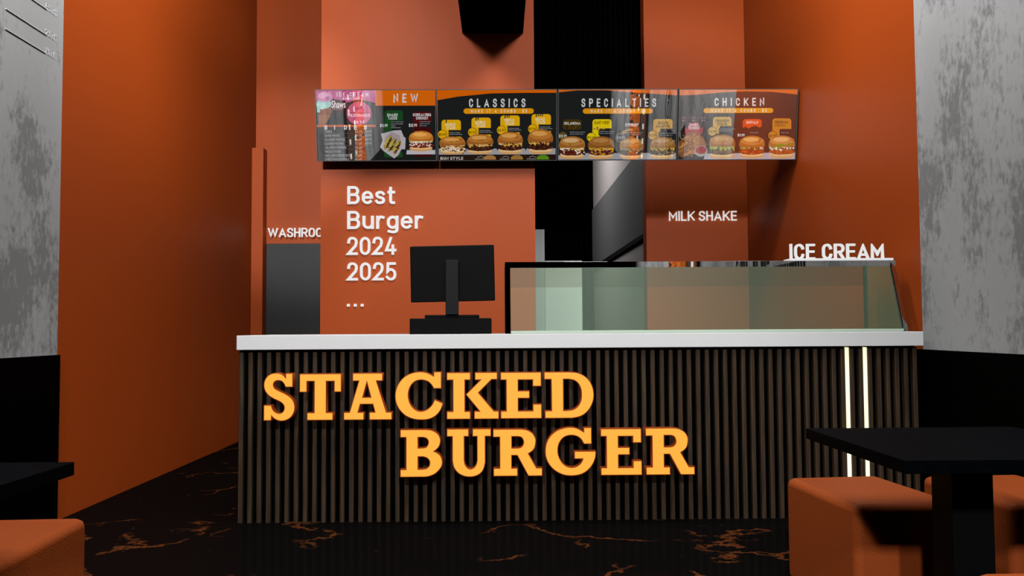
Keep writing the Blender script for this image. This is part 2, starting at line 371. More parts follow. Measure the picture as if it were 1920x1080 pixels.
# ------------------------------------------------------------------ the setting
struct('floor', B(XL-.3, XR+.3, -6.2, 16.5, -.1, 0), M['marble'])
struct('ceiling', B(XL-.3, XR+.3, -6.2, 16.5, HC, HC+.1), M['black'])
struct('wall_left', B(XL-.2, XL, 5.237, 9.6, 0, HC), M['orange'])
struct('wall_right', B(XR, XR+.2, 5.24, 9.1, 0, HC), M['orange'])
struct('wall_left_front', B(XL-.2, XL, -5.45, 5.237, 0, HC), M['concrete'])
struct('wall_right_front', B(XR, XR+.2, -5.45, 5.24, 0, HC), M['concrete'])
struct('wall_entrance', B(XL-.2, XR+.2, -5.65, -5.45, 0, HC), M['black'])
struct('trim_1', B(XL, XL+.02, -5.45, 5.237, 0, 1.003, bevel=.002), M['panel_black'])
struct('trim_2', B(XR-.02, XR, -5.45, 5.9, 0, 1.003, bevel=.002), M['panel_black'])
struct('wall_back', B(XL, -1.2, 9.4, 9.6, 0, HC), M['orange'])
struct('trim_3', B(XL, -2.566, 9.25, 9.4, 0, 3.127, bevel=.003), M['orange'])
struct('door_1', B(-2.560, -1.66, 9.37, 9.4, 0, 2.09, bevel=.004), M['door'])
struct('wall_middle', B(-1.585, .318, 7.55, 7.68, 0, HC), M['orange'])
struct('wall_column', B(1.542, XR, 8.9, 9.1, 0, HC), M['orange'])
# black fluted wall with the opening to the passage
def flutes(x0, x1, z0, z1, y0, y1):
    bm = bmesh.new(); n = max(1, round((x1-x0)/.06)); p = (x1-x0)/n; pts = []
    for i in range(n):
        for k in range(6):
            t = k/6; pts.append((x0+p*(i+t), y0+.022-.022*math.sin(PI*t)))
    pts.append((x1, y0+.022))
    lo = [bm.verts.new((x, y, z0)) for x, y in pts]; hi = [bm.verts.new((x, y, z1)) for x, y in pts]
    for i in range(len(pts)-1): bm.faces.new((lo[i], lo[i+1], hi[i+1], hi[i]))
    bl = [bm.verts.new(c) for c in ((x0, y1, z0), (x1, y1, z0), (x1, y1, z1), (x0, y1, z1))]
    bm.faces.new(bl[::-1]); bm.faces.new((lo[-1], bl[1], bl[2], hi[-1])); bm.faces.new((bl[0], lo[0], hi[0], bl[3]))
    bm.faces.new(hi + [bl[2], bl[3]]); bm.faces.new(lo[::-1] + [bl[0], bl[1]])
    return bm
struct('wall_kitchen', flutes(-1.2, 1.0, 0, HC, 9.4, 9.58), M['panel_black'])
struct('wall_kitchen_header', flutes(1.0, 1.64, 3.35, HC, 9.4, 9.58), M['panel_black'])
struct('wall_passage', B(1.64, 1.84, 9.1, 14.8, 0, HC), M['kitchen_wall'])
struct('wall_passage_end', B(-1.2, 1.84, 14.8, 15.0, 0, HC), M['black'])
struct('wall_passage_side', B(-.6, -.4, 9.6, 14.8, 0, HC), M['black'])

# ceiling duct that dies into the middle wall
o = obj('ceiling_duct', B(-.324, .222, -3.0, 7.55, 3.79, 4.45, bevel=.004), M['black'])
tag(o, 'black rectangular duct running along the ceiling into the orange middle wall', 'duct')

# ------------------------------------------------------------------ counter
CX0, CX1 = -1.568, 2.53
root = empty('counter', (.48, 5.45, 0), 'long service counter fronted with dark vertical wood slats', 'counter')
obj('base_cabinet', B(CX0, CX1, 5.187, 5.78, 0, 1.028), M['panel_black'], root)
ns = 75; pitch = (CX1-CX0-.031)/(ns-1)
def slat_bm():
    hw = .0138; bm = bmesh.new(); prof = [(-hw, 5.187), (-hw, 5.158)]
    for k in range(1, 5):
        a = PI - PI/2*k/4; prof.append((-hw+.006+.006*math.cos(a), 5.158-.006*math.sin(a)))
    for k in range(0, 4):
        a = PI/2 - PI/2*k/4; prof.append((hw-.006+.006*math.cos(a), 5.158-.006*math.sin(a)))
    prof += [(hw, 5.158), (hw, 5.187)]
    lo = [bm.verts.new((x, y, .002)) for x, y in prof]; hi = [bm.verts.new((x, y, 1.022)) for x, y in prof]
    n = len(prof)
    for i in range(n): bm.faces.new((lo[i], lo[(i+1) % n], hi[(i+1) % n], hi[i]))
    bm.faces.new(lo[::-1]); bm.faces.new(hi); bmesh.ops.recalc_face_normals(bm, faces=bm.faces[:])
    return bm
sl = obj('slat', slat_bm(), M['wood'], root)
sl.location = Vector((CX0+.0155, 5.17, 0)) - root.location
for i in range(1, ns):
    c = sl.copy(); COL.objects.link(c); c.parent = root
    c.location = Vector((CX0+.0155+pitch*i, 5.17, 0)) - root.location
def gapx(x): return CX0+.0155+pitch*(round((x-CX0-.0155)/pitch-.5)+.5)
for x in (2.085, 2.194):
    g = gapx(x)
    s_ = obj('light_strip', B(g-.011, g+.011, 5.155, 5.187, .004, 1.02, bevel=.003), M['led'], root)
    s_['label'] = 'warm white light strip between slats'
o = obj('countertop', B(-1.567, 2.546, 5.105, 5.85, 1.028, 1.114, bevel=.003), M['slab'])
tag(o, 'thick white slab worktop lying along the slatted counter', 'countertop')

# ------------------------------------------------------------------ illuminated sign
def path(*segs):
    o = []
    for k, pts in segs:
        q = spl(pts) if k == 'S' else pts
        for p in q:
            if not o or abs(o[-1][0]-p[0])+abs(o[-1][1]-p[1]) > .5: o.append(p)
    if abs(o[0][0]-o[-1][0])+abs(o[0][1]-o[-1][1]) < .5: o.pop()
    return o
G = {}   # letter: (units per pixel, left, baseline, outlines)
G['S'] = (9.82, 98, 962, [path(('L', [(600,130),(600,358),(487,358)]),
  ('S', [(487,358),(455,295),(415,255),(350,238),(285,255),(252,300),(250,340),(275,395),(345,440),(460,495),(560,560),(620,640),(640,740),(622,830),(570,910),(490,958),(400,972),(320,950),(262,910),(222,862)]),
  ('L', [(222,862),(215,962),(98,962),(98,705),(215,705)]),
  ('S', [(215,705),(240,775),(285,825),(340,850),(390,852),(440,825),(468,770),(465,710),(430,655),(365,612),(270,568),(180,508),(120,430),(98,340),(110,255),(155,180),(225,135),(310,122),(385,135),(445,175),(490,232)]),
  ('L', [(490,232),(492,130)]))])
G['T'] = (9.82, 767, 950, [[(767,130),(1505,130),(1505,440),(1397,440),(1397,245),(1232,245),(1232,835),(1355,835),(1355,950),(905,950),(905,835),(1035,835),(1035,245),(880,245),(880,440),(767,440)]])
G['A'] = (9.6, 50, 922, [[(207,115),(720,115),(720,232),(605,232),(790,808),(885,808),(885,922),(505,922),(505,808),(608,808),(565,645),(325,645),(280,808),(388,808),(388,922),(50,922),(50,808),(150,808),(320,232),(207,232)], [(450,225),(362,545),(535,545)]])
G['C'] = (9.6, 975, 922, [path(('L', [(1662,100),(1778,100),(1778,375),(1660,375)]),
  ('S', [(1660,375),(1610,300),(1540,245),(1430,220),(1320,245),(1240,320),(1197,420),(1190,530),(1215,640),(1270,725),(1350,785),(1430,800),(1520,775),(1600,715),(1650,645),(1672,595)]),
  ('L', [(1672,595),(1808,655)]),
  ('S', [(1808,655),(1760,770),(1680,860),(1570,915),(1430,930),(1280,910),(1150,850),(1050,750),(990,630),(975,500),(1000,370),(1065,255),(1160,165),(1280,115),(1420,97),(1540,120),(1662,182)]))])
G['K'] = (9.816, 85, 932, [[(85,108),(497,108),(497,222),(395,222),(395,815),(495,815),(495,932),(85,932),(85,815),(198,815),(198,222),(85,222)],
  [(600,108),(987,108),(987,215),(890,215),(640,465),(930,812),(1013,812),(1013,932),(585,932),(585,812),(695,812),(437,497),(718,222),(600,222)]])
G['E'] = (9.816, 48, 918, [[(48,98),(770,98),(770,333),(635,333),(635,215),(348,215),(348,437),(555,437),(555,550),(348,550),(348,803),(637,803),(637,680),(775,680),(775,918),(48,918),(48,803),(150,803),(150,215),(48,215)]])
G['D'] = (9.816, 855, 918, [path(('L', [(855,98),(1300,98)]), ('S', [(1300,98),(1440,112),(1560,160),(1660,250),(1720,370),(1740,500),(1725,620),(1670,740),(1580,840),(1470,895),(1340,918)]),
  ('L', [(865,918),(865,803),(988,803),(983,210),(855,210)])),
  path(('L', [(1185,208),(1290,208)]), ('S', [(1290,208),(1390,228),(1470,285),(1520,380),(1535,500),(1520,620),(1465,720),(1380,780),(1270,800)]), ('L', [(1185,800)]))])
G['B'] = (9.816, 110, 970, [path(('L', [(110,135),(560,135)]), ('S', [(560,135),(670,150),(760,200),(810,270),(820,340),(800,420),(750,480),(690,522)]),
  ('S', [(690,522),(770,560),(830,620),(855,710),(840,790),(780,870),(700,930),(590,965),(480,970)]), ('L', [(110,970),(110,855),(215,855),(215,255),(110,255)])),
  path(('L', [(412,255),(520,255)]), ('S', [(520,255),(580,275),(615,320),(620,370),(600,425),(560,460),(500,470)]), ('L', [(412,470)])),
  path(('L', [(412,605),(520,605)]), ('S', [(520,605),(590,630),(635,680),(645,740),(625,800),(570,840),(490,852)]), ('L', [(412,852)]))])
G['U'] = (9.816, 973, 970, [path(('L', [(973,130),(1350,130),(1350,245),(1268,245),(1268,690)]), ('S', [(1268,690),(1285,770),(1330,830),(1390,855),(1455,830),(1500,775),(1522,690)]),
  ('L', [(1522,245),(1440,245),(1440,130),(1755,130),(1755,245),(1650,245),(1650,720)]), ('S', [(1650,720),(1625,830),(1570,910),(1480,960),(1370,975),(1260,955),(1160,895),(1095,800),(1072,690)]), ('L', [(1072,245),(973,245)]))])
G['R'] = (9.143, 100, 885, [path(('L', [(100,115),(560,115)]), ('S', [(560,115),(660,130),(750,180),(800,260),(805,330),(785,420),(740,475),(675,515)]),
  ('L', [(820,772),(912,772),(912,885),(690,885),(505,538),(395,538),(395,772),(495,772),(495,885),(105,885),(105,772),(212,772),(212,228),(100,228)])),
  path(('L', [(398,220),(520,220)]), ('S', [(520,220),(580,240),(610,290),(618,340),(600,390),(560,425),(510,435)]), ('L', [(398,435)]))])
G['G'] = (9.143, 995, 885, [path(('L', [(1652,98),(1765,98),(1765,355),(1650,355)]), ('S', [(1650,355),(1600,275),(1530,225),(1430,205),(1330,225),(1255,280),(1205,370),(1190,470),(1205,570),(1255,670),(1330,740),(1420,768),(1510,755),(1580,710),(1620,655),(1635,605)]),
  ('L', [(1490,605),(1490,497),(1835,497)]), ('S', [(1835,497),(1825,600),(1770,720),(1680,815),(1570,870),(1430,888),(1290,870),(1160,805),(1065,710),(1010,600),(995,480),(1015,350),(1080,235),(1180,150),(1300,105),(1430,90),(1540,115),(1652,180)]))])
PXM = 5.06*1.0/1600*1.004
def glyph_mesh(ch, extrude, offset):
    s, x0, yb, polys = G[ch]; k = PXM/s
    cu = bpy.data.curves.new('g', 'CURVE'); cu.dimensions = '2D'; cu.fill_mode = 'BOTH'; cu.extrude = extrude; cu.offset = offset
    for poly in polys:
        sp = cu.splines.new('POLY'); sp.points.add(len(poly)-1)
        for p, (x, y) in zip(sp.points, poly): p.co = ((x-x0)*k, (yb-y)*k, 0, 1)
        sp.use_cyclic_u = True
    return _eval(cu)
KS = 4.985/5.0635; PXM *= KS
PIN = {'S': (.02,.03), 'T': (.12,.1), 'A': (.03,.02), 'C': (.03,.14), 'G': (.03,.14), 'U': (.05,.15), 'R': (.05,.1), 'B': (.05,.1), 'D': (.06,.1), 'E': (.05,.1), 'K': (.05,.1)}
sign = empty('illuminated_sign', (-.13, 5.01, .294), 'glowing orange slab-serif STACKED BURGER letters on the slatted counter front', 'sign')
for ch, x, z in (('S',-1.388,.618),('T',-1.179,.618),('A',-.919,.618),('C',-.617,.618),('K',-.313,.618),('E',.005,.619),('D',.263,.619),
                 ('B',-.587,.282),('U',-.313,.282),('R',-.041,.283),('G',.266,.283),('E',.594,.283),('R',.859,.283)):
    x *= KS; z = 1.15+(z-1.15)*KS
    bd = glyph_mesh(ch, .028, .0042); bd.transform(Matrix.Translation((x, 5.014, z)) @ FRONT)
    b = obj('letter', bd, M['letter_side'], sign)
    fc = glyph_mesh(ch, .001, 0); fc.transform(Matrix.Translation((x, 4.9855, z)) @ FRONT)
    obj('letter_face', fc, M['letter_face'], b)
    px, pz = PIN[ch]; obj('mounting_pin', B(x+px-.004, x+px+.004, 5.042, 5.1525, z+pz-.004, z+pz+.004), M['ply_black'], b)

# ------------------------------------------------------------------ glass display case on the worktop
case = empty('display_case', (1.27, 5.45, 1.114), 'long greenish glass display case with sloping front and black frame on the worktop', 'display case')
c0, c1 = .0325, 2.503; yf0, yf1, yb = 5.235, 5.40, 5.83; zb, zt = 1.1145, 1.566
def slope_post(x0, x1):
    return prism(bmesh.new(), [(yf0-.012, zb), (yf0+.022, zb), (yf1+.022, zt), (yf1-.012, zt)], x0, x1)
obj('front_post', slope_post(c0, c0+.033), M['frame'], case)
pb = slope_post(c1-.014, c1+.018)
for v in pb.verts:                                        # outer corner chamfered back
    if v.co.x > c1 and v.co.y < yf0+.005+(v.co.z-zb)*.366: v.co.y += .015
obj('front_post', pb, M['frame'], case)
obj('top_bar', B(c0, c1+.018, yf1-.015, yf1+.03, 1.528, zt, bevel=.001), M['frame'], case)
obj('rear_post', B(c0, c0+.02, yb-.02, yb, zb, zt), M['steel_rail'], case)
obj('rear_post', B(c1-.002, c1+.018, yb-.02, yb, zb, zt), M['steel_rail'], case)
def quadslab(pts, t):                        # a glass sheet with thickness
    a = [Vector(p) for p in pts]; n = (a[1]-a[0]).cross(a[2]-a[0]).normalized()*t
    bm = bmesh.new(); u = [bm.verts.new(p) for p in a]; v = [bm.verts.new(p+n) for p in a]
    bm.faces.new(u[::-1]); bm.faces.new(v)
    for i in range(4): bm.faces.new((u[i], u[(i+1) % 4], v[(i+1) % 4], v[i]))
    bmesh.ops.recalc_face_normals(bm, faces=bm.faces[:])
    return bm
sl_ = (yf1-yf0)/(zt-zb)
obj('front_glass', quadslab([(c0+.033, yf0+.006, zb+.0165), (c1-.018, yf0+.006, zb+.0165), (c1-.018, yf0+sl_*(1.528-zb), 1.528), (c0+.033, yf0+sl_*(1.528-zb), 1.528)], .004), M['glass'], case)
for x in (c0+.008, c1): obj('side_glass', quadslab([(x, yf0+.02, zb), (x, yb-.02, zb), (x, yb-.02, zt-.008), (x, yf1+.03, zt-.004)], .004), M['glass'], case)
obj('base_tray', B(c0+.034, c1-.016, yf0-.008, yb-.03, zb, zb+.016, bevel=.001), M['tray'], case)
obj('rear_glass', B(c0+.02, c1-.002, yb-.014, yb-.01, 1.425, zt-.004), M['smoked'], case)
obj('top_glass', B(c0, c1+.01, yf1+.03, yb, zt-.006, zt), M['glass'], case)

# ICE CREAM sign standing on the case
ic = empty('counter_sign', (2.18, 5.46, 1.566), 'white ICE CREAM letters on a thin base on top of the display case', 'sign')
obj('base_plate', B(1.853, 2.515, 5.40, 5.53, 1.5665, 1.582, bevel=.002), M['white'], ic)
obj('lettering', wall_text('ICE CREAM', 1.878, 2.488, 1.580, .102, 5.49, .02, wt=.14, gap=.15), M['white'], ic)

# ------------------------------------------------------------------ till: monitor on a cash drawer
dr = empty('cash_drawer', (-.308, 5.46, 1.114), 'low black cash drawer on the white worktop under the monitor', 'cash drawer')
obj('drawer_case', B(-.56, -.055, 5.30, 5.62, 1.1142, 1.212, bevel=.004), M['ply_black'], dr)
mo = empty('monitor', (-.30, 5.45, 1.212), 'black till monitor seen from behind, standing on the cash drawer', 'monitor')
obj('base', B(-.472, -.134, 5.36, 5.56, 1.2125, 1.234, bevel=.004), M['ply_black'], mo)
obj('column', B(-.34, -.259, 5.34, 5.375, 1.234, 1.58, bevel=.004), M['stand'], mo)
scn = B(-.562, -.032, 5.375, 5.40, 1.318, 1.672, bevel=.006)
bmesh.ops.rotate(scn, verts=scn.verts[:], cent=(-.3, 5.4, 1.45), matrix=Matrix.Rotation(math.radians(-1), 3, 'Y'))
obj('screen_housing', scn, M['ply_black'], mo)
obj('display', B(-.55, -.044, 5.40, 5.404, 1.33, 1.66), M['panel_black'], mo)

# ------------------------------------------------------------------ wall lettering
bl = empty('wall_lettering', (-1.0, 7.54, 1.34), 'white Best Burger 2024 2025 lettering on the orange wall behind the till', 'lettering')
for t, x1, z in (('Best', -.925, 2.2545), ('Burger', -.677, 2.033), ('2024', -.913, 1.802), ('2025', -.914, 1.576), ('...', -1.202, 1.3455)):
    cap = .1595
    if t == '...':
        for k in range(3): obj('dot', B(-1.347+k*.0605, -1.323+k*.0605, 7.529, 7.549, z, z+.024), M['white'], bl)
    else: obj('word', wall_text(t, -1.347, x1, z, cap, 7.549, .02), M['white'], bl)
o = obj('wall_lettering', wall_text('WASHROOM', -2.531, -1.845, 2.157, .1, 9.345, .025), M['white'])
tag(o, 'white WASHROOM letters on the orange wall above the grey door', 'lettering')
o = obj('wall_lettering', wall_text('MILK SHAKE', 1.780, 2.495, 2.262, .103, 8.899, .012), M['white'])
tag(o, 'white MILK SHAKE letters on the orange column under the menu boards', 'lettering')
# discount chart on the left concrete wall
ROTL = Matrix(((0,0,1,0),(1,0,0,0),(0,1,0,0),(0,0,0,1)))          # text plane -> left wall, reading away from the camera
ch = empty('discount_chart', (XL, 4.9, 2.8), 'white percent off price lines and figures on the left concrete wall', 'wall chart')
for z, t in ((2.797, '1% off'), (2.908, '2% off'), (3.062, '5% off'), (3.21, '10% off')):
    obj('rule', B(XL, XL+.006, 4.62, 5.03, z-.0035, z+.0035), M['line_white'], ch)
    me, wd = stroke_mesh(t, .12)
    me.transform(ROTL @ Matrix.Translation((5.03, z-.004, 0)) @ Matrix.Diagonal((.13/wd, .04, .003, 1)))
    me.transform(Matrix.Translation((XL, 0, 0)))
    obj('lettering', me, M['line_white'], ch)

# ------------------------------------------------------------------ kitchen beyond
kc = empty('wall_cabinet', (1.62, 11.9, 2.16), 'long dark steel casing along the pale passage wall', 'cabinet')
obj('body', B(1.6, 1.64, 9.15, 14.65, 2.19, 3.174, bevel=.002), M['steel'], kc)
obj('lower_rail', B(1.602, 1.64, 9.15, 14.65, 2.15, 2.19), M['steel_rail'], kc)
def fridge(x0, x1, z1, label):
    r = empty('storage_unit', ((x0+x1)/2, 8.95, 0), label, 'cabinet')
    obj('body', B(x0, x1, 8.70, 9.25, .04, z1, bevel=.004), M['white_unit'], r)
    obj('plinth', B(x0+.02, x1-.02, 8.73, 9.25, 0, .04), M['steel_rail'], r)
    return r
fridge(.02, .4605, 2.157, 'tall pale grey cabinet beside the orange middle wall')
fridge(.4615, .842, 1.834, 'lower pale cabinet behind the left end of the display case')

# ------------------------------------------------------------------ tables and stools
def table(x0, y0, label):
    s_ = .817; r = empty('cafe_table', (x0+s_/2, y0+s_/2, 0), label, 'table', 'square cafe tables')
    obj('tabletop', B(x0, x0+s_, y0, y0+s_, .71, .75, bevel=.002), M['table'], r)
    cx, cy = x0+s_/2, y0+s_/2
    cx -= .02
    obj('pedestal', B(cx-.07, cx+.07, cy-.07, cy+.07, .015, .71, bevel=.003), M['ply_black'], r)
    obj('foot_plate', B(cx-.2, cx+.2, cy-.2, cy+.2, 0, .015, bevel=.003), M['ply_black'], r)
    return r
table(1.197, 2.535, 'square black cafe table on a square post, at the right of the counter')
table(-2.116, 1.825, 'square black cafe table by the left wall, cut by the photo edge')
def stool_mesh(wd, dp, h):
    bm = B(-wd/2, wd/2, -dp/2, dp/2, .0, h, bevel=.035, seg=5)
    return bm
def stool(x, y, rz, wd, dp, label):
    o = obj('stool', stool_mesh(wd, dp, .46), M['leather'], loc=(0, 0, 0), smooth=False)
    o.location = (x, y, 0); o.rotation_euler = (0, 0, rz)
    for p in o.data.polygons: p.use_smooth = True
    md = o.modifiers.new('n', 'WEIGHTED_NORMAL'); md.keep_sharp = False
    return tag(o, label, 'stool', 'orange block stools')
stool(1.55, 3.63, math.radians(5), .44, .64, 'orange block stool beyond the right table, left of its post')
stool(2.185, 3.64, math.radians(3), .46, .64, 'orange block stool beyond the right table, right of its post')
stool(1.545, 2.095, 0, .46, .64, 'orange block stool at bottom right, on the near side of the table')
stool(-1.735, 2.895, math.radians(3), .44, .64, 'orange block stool beyond the left table by the wall')

# ------------------------------------------------------------------ lit name strips and drawing on the side walls, seen in the screens
def strip(xw, sgn, label):
    """sgn: +1 = on the left wall facing +x, -1 = on the right wall facing -x"""
    def bx(t0, t1, y0, y1, z0, z1): 
        a, b = xw+sgn*t0, xw+sgn*t1
        return B(min(a, b), max(a, b), y0, y1, z0, z1)
    r = empty('light_up_sign', (xw, -1.2, 1.0), label, 'sign', 'lamp-lined sign boards')
    y0, y1 = (-2.1, -.3)
    obj('backboard', bx(0, .03, y0, y1, 1.004, 4.2), M['strip_board'], r)
    obj('edge_trim', bx(0, .05, y0-.0, y0+.1, 1.004, 4.2), M['strip_trim'], r)
    obj('edge_trim', bx(0, .05, y1-.1, y1, 1.004, 4.2), M['strip_trim'], r)
    for yy in (y0+.95, y1-.26):
        for k in range(12): obj('lamp', bx(.03, .05, yy-.02, yy+.02, 1.15+k*.26, 1.24+k*.26), M['neon_dash'], r)
    for k, c_ in enumerate('BURGER'):
        me, wd = stroke_mesh(c_, .2)
        rot = ROTL if sgn > 0 else Matrix(((0,0,-1,0),(-1,0,0,0),(0,1,0,0),(0,0,0,1)))
        me.transform(rot @ Matrix.Translation(((-1.85 if sgn > 0 else 1.0), 2.5-k*.26, 0)) @ Matrix.Diagonal((.72/wd, .2, .08, 1)))
        me.transform(Matrix.Translation((xw+sgn*.03, 0, 0)))
        obj('letter', me, M['neon_letter'], r)
strip(XL, 1, 'tall lamp-lined brown sign board on the left concrete wall, reflected in the first menu screen')
strip(XR, -1, 'tall lamp-lined brown sign board on the right concrete wall, reflected in the third menu screen')
def drawing():
    bm = bmesh.new(); X = XR-.004
    def bar(y0, z0, y1, z1, w_):
        d = Vector((0, y1-y0, z1-z0)); n = Vector((0, -d.z, d.y)).normalized()*w_/2
        ps = [Vector((X, y0, z0))+n, Vector((X, y0, z0))-n, Vector((X, y1, z1))-n, Vector((X, y1, z1))+n]
        a = [bm.verts.new(p) for p in ps]; b = [bm.verts.new(p+Vector((.004, 0, 0))) for p in ps]
        bm.faces.new(a); bm.faces.new(b[::-1])
        for i in range(4): bm.faces.new((a[i], b[i], b[(i+1) % 4], a[(i+1) % 4]))
    pts = [(1.45+.22*math.copysign(abs(math.sin(t))**.8, math.sin(t)), 2.52+.27*math.cos(t)*(1.0)) for t in [2*PI*k/16 for k in range(16)]]
    for i in range(16): bar(*pts[i], *pts[(i+1) % 16], .028)
    pi = [(1.45+(y-1.45)*.4, 2.46+(z-2.52)*.45) for y, z in pts]
    for i in range(16): bar(*pi[i], *pi[(i+1) % 16], .02)
    bar(1.45, 2.62, 1.5, 2.74, .12); bar(1.45, 2.79, 1.45, 3.6, .02); bar(1.45, 2.25, 1.4, 1.1, .02)
    random.seed(4)
    for k in range(16):
        y = 1.35+k*.09; bar(y, 2.12-.03*(k % 3), y+.01, 2.12-random.uniform(.15, .5), random.uniform(.04, .085))
    bar(1.5, 2.14, 2.75, 2.12, .08); bar(2.5, 2.2, 2.75, 2.32, .14); bar(1.45, 2.25, 2.0, 2.12, .02)
    for k in range(14):
        y = 2.6+k*.07; bar(y, 1.72, y+.02, 1.72-random.uniform(.1, .45), random.uniform(.03, .07))
    bmesh.ops.recalc_face_normals(bm, faces=bm.faces[:])
    return bm
o = obj('wall_drawing', drawing(), M['drawing'])
tag(o, 'black dripping paint drawing on the right concrete wall, reflected in the menu screens', 'drawing')

# ------------------------------------------------------------------ menu screens
TH = math.radians(10)
UX, UV, NV = Vector((1, 0, 0)), Vector((0, -math.sin(TH), math.cos(TH))), Vector((0, -math.cos(TH), -math.sin(TH)))
PW, PH = 1.037, .609
class Pic:
    """flat picture shown by one screen, drawn in the pixel grid of its own layout"""
    def __init__(s, org, corners):
        s.o = org; s.c = corners; s.v = []; s.f = []; s.m = []; s.mi = []; s.lay = 0
    def uv(s, x, y):
        (tx0, tx1, bx0, bx1, ty, by) = s.c
        t = (y-ty)/(by-ty); a = tx0+(bx0-tx0)*t; b = tx1+(bx1-tx1)*t
        return (x-a)/(b-a)*PW, (1-t)*PH
    def pt(s, x, y):
        u, v = s.uv(x, y)
        u = min(max(u, .006), PW-.006); v = min(max(v, .006), PH-.006)
        return s.o + UX*u + UV*v + NV*(.0012+s.lay*.000025)
    def mat(s, h):
        m = scr(h)
        if m not in s.m: s.m.append(m)
        return s.m.index(m)
    def poly(s, pts, h):
        s.lay += 1; k = len(s.v); s.v += [s.pt(x, y) for x, y in pts]; s.f.append(tuple(range(k, k+len(pts)))); s.mi.append(s.mat(h))
    def rect(s, x0, y0, x1, y1, h, r=0):
        if not r: return s.poly([(x0, y1), (x1, y1), (x1, y0), (x0, y0)], h)
        p = []
        for cx, cy, a in ((x1-r, y1-r, 0), (x0+r, y1-r, 90), (x0+r, y0+r, 180), (x1-r, y0+r, 270)):
            for k in range(5): t = math.radians(a+22.5*k); p.append((cx+r*math.cos(t), cy+r*math.sin(t)))
        s.poly(p[::-1], h)
    def ell(s, cx, cy, rx, ry, h, n=20, jit=0., rot=0., seed=None):
        rd = random.Random(seed if seed is not None else int(cx*7+cy*13+rx)); p = []
        for k in range(n):
            t = -2*PI*k/n; q = 1+rd.uniform(-jit, jit); a, b = rx*q*math.cos(t), ry*q*math.sin(t)
            p.append((cx+a*math.cos(rot)-b*math.sin(rot), cy+a*math.sin(rot)+b*math.cos(rot)))
        s.poly(p, h)
    def text(s, body, x0, y0, x1, y1, h, off=.012, sp=1.0):
        if all(c == ' ' or c in SF for c in body) and (body.upper() == body):
            strips, W = stroke_layout(body, .12+off*3, .115+(sp-1)*.9); s.lay += 1; mi = s.mat(h)
            for pr in strips:
                for qa, qb in zip(pr, pr[1:]):
                    k = len(s.v); s.v += [s.pt(x0+p.x/W*(x1-x0), y1-p.y*(y1-y0)) for p in (qa[0], qa[1], qb[1], qb[0])]
                    s.f.append((k, k+1, k+2, k+3)); s.mi.append(mi)
            return
        me = text_raw(body, 0, off, sp); vs = [v.co for v in me.vertices]
        if not vs: return
        a, b = min(v.x for v in vs), max(v.x for v in vs); c, d = min(v.y for v in vs), max(v.y for v in vs)
        s.lay += 1; k = len(s.v); mi = s.mat(h)
        s.v += [s.pt(x0+(v.x-a)/(b-a)*(x1-x0), y1-(v.y-c)/(d-c)*(y1-y0)) for v in vs]
        for p in me.polygons: s.f.append(tuple(k+i for i in p.vertices)); s.mi.append(mi)
        bpy.data.meshes.remove(me)
    def build(s, parent):
        me = bpy.data.meshes.new('picture'); me.from_pydata([tuple(v) for v in s.v], [], s.f)
        for m in s.m: me.materials.append(m)
        for p, i in zip(me.polygons, s.mi): p.material_index = i
        return obj('picture', me, None, parent)

